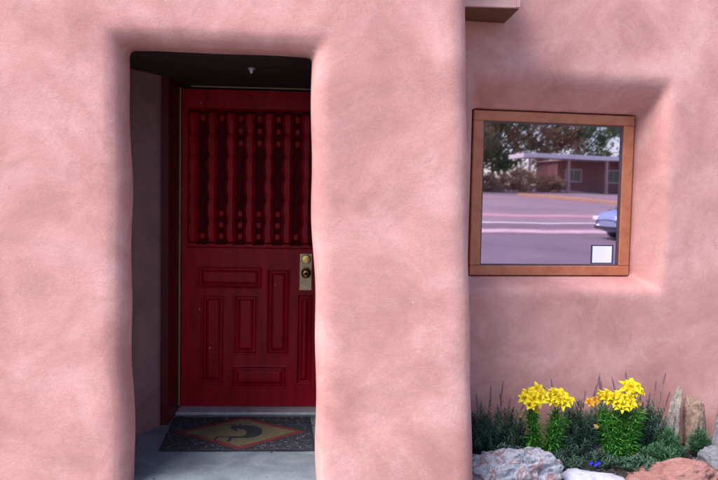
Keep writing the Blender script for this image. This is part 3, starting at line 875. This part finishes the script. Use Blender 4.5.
def lavender(loc, label, seed, height=.22, width=.16, n=150, spikes=9, tall=.42, mats=('lav_leaf',), leafw=.006, leafL=.035, spike_mat='lav_flower', name='lavender_plant', cat='lavender', lean=(0, 0), tall_list=None, group=None):
    """bushy grey-green mound with thin upright flower stalks"""
    r2 = random.Random(seed)
    root = empty(name, loc); tag(root, label, cat, group)
    b = MB()
    for i in range(n):
        a = r2.uniform(0, 6.28); q = math.sqrt(r2.random()); rad = width*q
        h = height*(1-.55*q*q)*r2.uniform(.6, 1.1)
        top = Vector((rad*math.cos(a), rad*math.sin(a)*.7, h))
        base = Vector((top.x*.25, top.y*.25, -.02))
        mid = base.lerp(top, .5)+Vector((top.x*.12, top.y*.12, 0))
        b.tube([base, mid, top], [.0015, .0012, .0006], 3, 1, cap=False)
        m = int(h*170)+6
        for k in range(m):
            t = .25+.75*k/m
            p = base.lerp(mid, t*2) if t < .5 else mid.lerp(top, t*2-1)
            an = k*2.4+a; el = r2.uniform(.2, 1.1)
            d = Vector((math.cos(an)*math.cos(el), math.sin(an)*math.cos(el), math.sin(el)))
            blade(b, p, d, leafL*r2.uniform(.6, 1.15), leafw*r2.uniform(.7, 1.2), r2.uniform(-.2, .7), 0, 2, .15)
    b.build('foliage', [M[mats[0]], M['lav_stem']], root)
    lst = tall_list or [(r2.uniform(-width, width)*.9, r2.uniform(-.4, .4)*width, tall*r2.uniform(.75, 1.05)) for _ in range(spikes)]
    for (dx, dy, h) in lst:
        s = MB()
        top = Vector((dx+lean[0]*h, dy+lean[1]*h, h)); base = Vector((dx*.2, dy*.3, 0))
        mid = base.lerp(top, .5)+Vector((r2.uniform(-.01, .01)+dx*.12, 0, 0))
        s.tube([base, mid, top], [.0016, .0013, .0008], 4, 0)
        sp = h*r2.uniform(.14, .24)
        ax = (top-mid).normalized()
        k = 0; t = 0
        while t < sp:
            for j in range(5):
                an = j*1.257+k*.6
                d = Vector((math.cos(an), math.sin(an), .5))
                p = top-ax*t
                w = .0085*(1-.5*abs(t/sp-.5))
                blade(s, p, d, w*1.8, w, 0, 1 if r2.random() < .72 else 2, 1)
            t += .0065; k += 1
        for j in range(16):
            t = r2.uniform(.15, .8); p = base.lerp(mid, t*2) if t < .5 else mid.lerp(top, t*2-1)
            an = r2.uniform(0, 6.28)
            blade(s, p, (math.cos(an)*.6, math.sin(an)*.6, .9), .034, .005, .4, 0, 2)
        s.build('flower_spike', [M['lav_stem'], M[spike_mat], M['bud']], root)
    return root
GL = 'lavender plants along the wall'
lavender((.95, 3.90, -.07), 'lavender in the corner beside the pillar with two tall violet spikes', 1, .29, .17, 150, 0, tall_list=[(.02, -.02, .43), (.10, .02, .45), (.14, 0, .36), (-.06, 0, .38), (.21, -.03, .33), (-.02, .03, .33), (.17, .03, .30), (.24, .0, .30)], group=GL)
lavender((1.10, 3.95, -.07), 'low lavender close behind the left lily\'s left side', 2, .27, .14, 120, 4, .34, group=GL)
lavender((1.50, 3.98, -.06), 'lavender growing between the two lilies behind the dark stone', 3, .30, .16, 150, 0, tall_list=[(-.14, .03, .43), (-.05, .04, .35), (.02, 0, .31), (.07, .03, .36), (.16, .05, .46), (.12, 0, .40)], group=GL)
lavender((1.40, 3.88, -.08), 'short lavender tuft at the right foot of the left lily', 4, .17, .09, 70, 2, .25, group=GL)
lavender((1.93, 4.03, -.07), 'bushy lavender right of the right lily with thin stalks', 5, .31, .18, 170, 0, tall_list=[(-.10, .03, .47), (-.02, .0, .40), (.09, .03, .42), (.14, .02, .47), (-.18, .04, .44), (.04, 0, .36), (.16, 0, .36)], group=GL)
lavender((1.70, 4.01, -.06), 'lavender hidden behind the right lily by the wall', 6, .30, .14, 100, 3, .44, group=GL)
lavender((2.62, 4.02, -.07), 'lavender past the grey stone block at the end of the bed', 16, .22, .14, 100, 4, .36, group=GL)
lavender((2.04, 3.93, -.07), 'feathery green plant left of the standing stones', 7, .17, .12, 130, 0, .3, mats=('aster_leaf',), leafL=.03, leafw=.0045, name='feathery_plant', cat='plant', tall_list=[(.05, .02, .24)], spike_mat='bud')
lavender((2.255, 3.97, -.07), 'feathery green plant growing in front of the standing stones', 8, .165, .075, 80, 0, .3, mats=('aster_leaf',), leafL=.034, leafw=.0042, name='feathery_plant', cat='plant', tall_list=[(.0, .02, .19)], spike_mat='bud')
lavender((1.06, 3.80, -.06), 'small silvery leaved plant behind the speckled rock', 9, .13, .10, 45, 0, .2, mats=('pale_leaf',), leafL=.026, leafw=.010, name='silver_plant', cat='plant', tall_list=[(.03, .0, .15)], spike_mat='bud')
lavender((1.77, 3.74, -.08), 'low dark leafy plant at the foot of the right lily', 10, .09, .13, 70, 0, .2, mats=('lav_leaf',), leafL=.03, leafw=.008, name='low_plant', cat='plant', tall_list=[(.0, .0, .10)], spike_mat='bud')
lavender((1.37, 3.79, -.08), 'low dark leafy tuft behind the seam of speckled rock and pale stone', 11, .10, .12, 80, 0, .2, mats=('lav_leaf',), leafL=.03, leafw=.007, name='low_plant', cat='plant', tall_list=[(.0, .0, .10)], spike_mat='bud')
lavender((1.60, 3.84, -.09), 'low leafy tuft in front of the dark round stone', 12, .085, .11, 80, 0, .2, mats=('lav_leaf',), leafL=.03, leafw=.007, name='low_plant', cat='plant', tall_list=[(.0, .0, .10)], spike_mat='bud')
lavender((1.93, 3.82, -.08), 'leafy green tuft directly behind the red slab', 13, .13, .13, 110, 0, .2, mats=('aster_leaf',), leafL=.03, leafw=.006, name='low_plant', cat='plant', tall_list=[(.0, .0, .12)], spike_mat='bud')
# small blue flowers at the edge of the pale stone
r3 = random.Random(3)
bf = empty('pansy_plant', (1.535, 3.78, -.085)); tag(bf, 'tiny vivid blue flowers just behind the pale lavender stone', 'flower')
b = MB()
for i in range(26):
    a = r3.uniform(0, 6.28)
    blade(b, (r3.uniform(-.03, .03), r3.uniform(-.02, .02), -.01), (math.cos(a)*.8, math.sin(a)*.8, .7), .04, .009, .8, 0, 3)
b.build('foliage', M['lav_leaf'], bf)
for (x, y, z) in ((-.02, -.02, .05), (.005, -.025, .042), (.028, -.01, .048)):
    b = MB()
    for k in range(5):
        a = k*1.257; blade(b, (x, y, z), (math.cos(a), -.5, math.sin(a)), .014, .012, 0, 0, 3, upn=Vector((0, -1, .2)))
    b.tube([(x*.3, 0, 0), (x, y+.004, z)], .001, 4, 1)
    b.build('flower', [M['blue'], M['lav_stem']], bf)

# ------------------------------------------------------------------ across the street (seen in the window glass)
def tree(loc, h, cr, label, seed, leafm='tree_leaf', n=5200, size=.22, trunk_r=.18, squash=.8, low=.3, group=None):
    r2 = random.Random(seed)
    root = empty('tree', loc); tag(root, label, 'tree', group)
    b = MB()
    def limb(p, d, L, r, depth):
        pts = [p]; q = Vector(p); dd = Vector(d)
        for k in range(5):
            dd = (dd+Vector((r2.gauss(0, .12), r2.gauss(0, .12), .05))).normalized(); q = q+dd*L/5; pts.append(q.copy())
        b.tube(pts, [r*(1-.12*k) for k in range(6)], 7, cap=False)
        ends = [pts[-1]]
        if depth < 2:
            for k in range(4):
                a = r2.uniform(0, 6.28); t = r2.randint(2, 5)
                nd = (dd*.7+Vector((math.cos(a), math.sin(a), r2.uniform(.0, .6)))).normalized()
                ends += limb(pts[t], nd, L*r2.uniform(.55, .8), r*.5, depth+1)
        return ends
    ends = limb(Vector((0, 0, -.2)), Vector((0, 0, 1)), h*.5, trunk_r, 0)
    b.build('trunk', M['bark'], root, smooth=True)
    vs = []; fs = []
    cz = h*(low+(1-low)*.5); rz = h*(1-low)*.5
    clumps = []
    for i in range(55):
        while True:
            p = Vector((r2.uniform(-1, 1), r2.uniform(-1, 1), r2.uniform(-1, 1)))
            if .25 < p.length < 1: break
        clumps.append((Vector((p.x*cr, p.y*cr, cz+p.z*rz)), r2.uniform(.16, .32)*cr))
    for i in range(n):
        c, rad = clumps[r2.randrange(len(clumps))]
        p = c+Vector((r2.gauss(0, .5), r2.gauss(0, .5), r2.gauss(0, .4)))*rad
        a = Vector((r2.gauss(0, 1), r2.gauss(0, 1), r2.gauss(0, .6))).normalized(); s = size*r2.uniform(.5, 1.2)
        t = a.orthogonal().normalized(); u = a.cross(t)
        k = len(vs); vs += [p-t*s, p-u*s*.45, p+t*s, p+u*s*.45]; fs.append((k, k+1, k+2, k+3))
    mesh_obj('crown', vs, fs, M[leafm], root)
    return root
GT = 'trees behind the carport building'
gz = ground_z
TR = [((20.0, -44, 0), 9.5, 3.6, 'tree_leaf', 'broad green tree left end of the row across the street'),
      ((24.5, -52, 0), 11.5, 4.2, 'tree_dry', 'brownish thin tree standing second in the row across the street'),
      ((29.5, -55, 0), 12.0, 4.6, 'tree_leaf', 'tall green tree behind the left end of the carport roof'),
      ((35.0, -54, 0), 10.5, 4.0, 'tree_dry', 'brownish tree behind the middle of the carport roof'),
      ((40.5, -57, 0), 12.5, 4.6, 'tree_leaf', 'tall green tree behind the right half of the carport'),
      ((47.0, -56, 0), 11.0, 4.4, 'tree_leaf', 'green tree at the right end of the row across the street'),
      ((27.0, -58, 0), 10.0, 4.6, 'tree_dry', 'wide brown tree behind the gap left of the carport'),
      ((33.0, -60, 0), 11.5, 4.8, 'tree_leaf', 'green tree standing deepest behind the carport'),
      ((15.0, -46, 0), 10.5, 4.0, 'tree_leaf', 'green tree far left of the lot across the street'),
      ((8.0, -50, 0), 9.0, 4.2, 'tree_dry', 'brownish tree at the far left end of the lot'),
      ((1.0, -52, 0), 11.0, 4.8, 'tree_leaf', 'green tree straight across the street from the doorway'),
      ((-8.0, -48, 0), 9.5, 4.6, 'tree_leaf', 'broad tree across the street beyond the doorway to the left'),
      ((-18.0, -52, 0), 11.0, 5.0, 'tree_leaf', 'last tree of the row, far left across the street'),
      ((56.0, -52, 0), 11.0, 5.0, 'tree_leaf', 'large tree past the right end of the carport building')]
for i, (l, h, cr, lm, lab) in enumerate(TR):
    tree((l[0], l[1], gz(max(l[1], -60))), h, cr, lab, 50+i, lm, 5200, .24, .2, low=.12 if lm == 'tree_leaf' else .04, group=GT)

hb = empty('carport_building', (36, -45, gz(-45))); tag(hb, 'low brown building with flat white-edged carport roof across the street', 'building')
M['house_wall'] = noise_mat('house_wall', [(.28, .13, .13), (.38, .19, .18)], .6, .9, .3, 10, fine=(5, .15))
M['house_white'] = noise_mat('house_white', [(.80, .80, .84), (.88, .88, .90)], 1, .6)
M['house_post'] = noise_mat('house_post', [(.5, .34, .33), (.62, .44, .42)], 1, .7)
M['dark_glass'] = noise_mat('dark_glass', [(.02, .025, .03), (.04, .045, .05)], 1, .1)
b = MB(); b.box(-4.0, 14, -6.0, -2.2, -.3, 2.75, c=.01); b.build('wall', M['house_wall'], hb)
b = MB(); b.box(-4.2, 14.6, -6.4, 1.6, 2.75, 2.86, c=.01); b.box(-9.2, -4.21, -.8, 1.6, 2.75, 2.86, c=.01); b.build('roof', M['house_post'], hb)
b = MB(); b.box(-9.3, 14.7, 1.6, 1.72, 2.68, 3.02, c=.01); b.box(-9.42, -9.3, -.9, 1.72, 2.68, 3.02, c=.01); b.build('fascia', M['house_white'], hb)
for px_ in (-8.6, -5.0, -1.4, 2.2, 5.8, 9.4, 13.0):
    b = MB(); b.box(px_-.09, px_+.09, 1.2, 1.38, -.35, 2.75, c=.01); b.box(px_-.15, px_+.15, 1.14, 1.44, -.35, .05, c=.01); b.build('post', M['house_post'], hb)
for px_ in (-2.4, 1.6, 5.5, 10.5):
    b = MB(); b.box(px_-.8, px_+.8, -2.2, -2.12, .9, 2.1, c=.01); w_ = b.build('window', M['house_white'], hb)
    b = MB(); b.box(px_-.72, px_-.03, -2.12, -2.10, .98, 2.02); b.box(px_+.03, px_+.72, -2.12, -2.10, .98, 2.02); b.build('pane', M['dark_glass'], w_)
b = MB(); b.box(3.1, 4.0, -2.2, -2.13, -.1, 2.1, c=.01); b.build('door', M['house_post'], hb)
b = MB(); b.box(8.0, 8.8, -5.2, -4.4, 2.86, 3.6, c=.02); b.build('chimney', M['house_white'], hb)

def car(loc, rotz, body_mat, label, seed=0, group=None):
    root = empty('parked_car', loc); root.rotation_euler.z = rotz; tag(root, label, 'car', group)
    # side profile stations along x: (x, z_low, z_belt, half width low, half width belt)
    L = 4.5
    prof = [(-2.25, .42, .60, .60), (-2.20, .26, .78, .74), (-1.95, .20, .90, .83), (-1.4, .20, .96, .87), (-.8, .20, .98, .88), (0, .20, .96, .89), (.8, .20, .96, .88),
            (1.0, .20, .95, .88), (1.6, .20, .86, .86), (2.0, .22, .76, .80), (2.2, .28, .64, .70), (2.26, .40, .52, .58)]
    vs = []; fs = []
    ring = lambda x, zl, zb, w: [(x, -w*.92, zl), (x, -w, (zl+zb)*.5), (x, -w*.96, zb-.06), (x, -w*.86, zb), (x, 0, zb+.035), (x, w*.86, zb), (x, w*.96, zb-.06), (x, w, (zl+zb)*.5), (x, w*.92, zl)]
    for p in prof: vs += ring(*p)
    n = 9
    for i in range(len(prof)-1):
        for k in range(n): fs.append((i*n+k, i*n+(k+1) % n, (i+1)*n+(k+1) % n, (i+1)*n+k))
    fs.append(tuple(range(n))); fs.append(tuple((len(prof)-1)*n+k for k in range(n))[::-1])
    o = mesh_obj('body', vs, fs, body_mat, root, smooth=True)
    sd = o.modifiers.new('s', 'SUBSURF'); sd.levels = 1; sd.render_levels = 2
    cab = [(-1.75, .95, .70, .70), (-1.2, .95, .78, 1.36), (-.3, .95, .80, 1.45), (.35, .95, .79, 1.40), (1.15, .93, .74, .94)]
    vs = []; fs = []
    for x, zb, w, zt in cab:
        k = .78 if zt > 1.0 else 1
        vs += [(x, -w, zb-.02), (x, -w*k, zt), (x, w*k, zt), (x, w, zb-.02)]
    for i in range(len(cab)-1):
        for k in range(3): fs.append((i*4+k, i*4+k+1, (i+1)*4+k+1, (i+1)*4+k))
    mesh_obj('windscreen', vs, fs, M['dark_glass'], root)
    vs = []; fs = []
    for x, w, zt in ((-1.2, .615, 1.372), (-.75, .63, 1.43), (-.3, .63, 1.465), (.1, .62, 1.44), (.38, .61, 1.405)): vs += [(x, -w, zt), (x, 0, zt+.03), (x, w, zt)]
    for i in range(4):
        for k in range(2): fs.append((i*3+k, i*3+k+1, (i+1)*3+k+1, (i+1)*3+k))
    mesh_obj('roof', vs, fs, body_mat, root, smooth=True)
    for sx in (-1.35, 1.38):
        for sy in (-1, 1):
            b = MB(); y0 = sy*.86
            b.lathe([(-.11, .20), (-.10, .31), (0, .325), (.08, .31), (.10, .22), (.10, .001)] if sy > 0 else [(.11, .20), (.10, .31), (0, .325), (-.08, .31), (-.10, .22), (-.10, .001)], (sx, y0-sy*.02, .325), 'y', 28)
            w_ = b.build('wheel', M['black'], root, smooth=False)
            b = MB(); b.lathe([(0, .20), (sy*.012, .19), (sy*.014, .001)], (sx, y0+sy*.082, .325), 'y', 20); b.build('rim', M['sill_metal'], w_)
    for sy in (-1, 1):
        b = MB(); b.box(-2.27, -2.14, sy*.60-.15, sy*.60+.15, .60, .72, c=.02); b.build('headlight', M['house_white'], root)
    b = MB(); b.box(-2.30, -2.18, -.62, .62, .34, .44, c=.015); b.build('bumper', M['black'], root)
    return root
M['car_blue'] = noise_mat('car_blue', [(.30, .38, .55), (.36, .44, .62)], 1, .25, metallic=.5)
M['car_white'] = noise_mat('car_white', [(.75, .75, .78), (.82, .82, .84)], 1, .3)
car((14.15, -10.3, gz(-10.3)-.02), .02, M['car_blue'], 'silver blue car on the road, its nose reflected in the window')
car((22.3, -46.5, gz(-46.5)+.25), 1.45, M['car_white'], 'white car parked behind the brown bushes across the street')
for i, (bx, by, bh, br, lab) in enumerate(((20.6, -42.5, 1.5, 1.4, 'low brown bush at the left of the bush row across the street'), (23.2, -42.0, 1.3, 1.3, 'low brown bush in the middle of the bush row across the street'),
                              (26.0, -42.6, 1.8, 1.5, 'larger brown bush in front of the carport end'), (28.6, -42.8, 1.5, 1.2, 'brown bush under the carport eave'))):
    tree((bx, by, gz(by)), bh, br, lab, 80+i, 'tree_dry', 2600, .12, .05, low=.0, group='bushes before the carport')
# ------------------------------------------------------------------ camera
cam = bpy.data.objects.new('camera', bpy.data.cameras.new('camera')); link(cam)
cam.data.sensor_width = 36; cam.data.lens = 700/718*36
cam.data.clip_start = .05; cam.data.clip_end = 2000
cam.location = (0, 0, 1.4)
cam.matrix_world = Matrix.Translation((0, 0, 1.4)) @ Matrix.Rotation(R(-3), 4, 'Z') @ Matrix.Rotation(R(90-3.2), 4, 'X') @ Matrix.Rotation(R(1.1), 4, 'Z')
scene.camera = cam

# ------------------------------------------------------------------ light: veiled sun, high over the photographer's left shoulder
SUN_EL, SUN_AZ = 55.0, 236.0         # azimuth from +Y towards +X
sun = bpy.data.objects.new('sun', bpy.data.lights.new('sun', 'SUN')); link(sun)
sun.data.energy = 1.5; sun.data.angle = R(42); sun.data.color = (1, .98, .96)
dirv = Vector((math.sin(R(SUN_AZ))*math.cos(R(SUN_EL)), math.cos(R(SUN_AZ))*math.cos(R(SUN_EL)), math.sin(R(SUN_EL))))
sun.rotation_euler = dirv.to_track_quat('Z', 'Y').to_euler()
w = bpy.data.worlds.new('World'); scene.world = w; w.use_nodes = True
nt = w.node_tree; bg = nt.nodes['Background']
sky = nt.nodes.new('ShaderNodeTexSky'); sky.sky_type = 'NISHITA'; sky.sun_disc = False
sky.sun_elevation = R(SUN_EL); sky.sun_rotation = R(SUN_AZ)
sky.air_density = 1.0; sky.dust_density = .7; sky.ozone_density = 1.0
nt.links.new(sky.outputs[0], bg.inputs[0]); bg.inputs[1].default_value = .05

vs_ = scene.view_settings
vs_.view_transform = 'Standard'; vs_.look = 'None'; vs_.exposure = 2.45; vs_.gamma = 1; vs_.use_curve_mapping = False
scene.cycles.use_denoising = True
scene.cycles.max_bounces = 8; scene.cycles.diffuse_bounces = 4; scene.cycles.glossy_bounces = 3; scene.cycles.transparent_max_bounces = 8
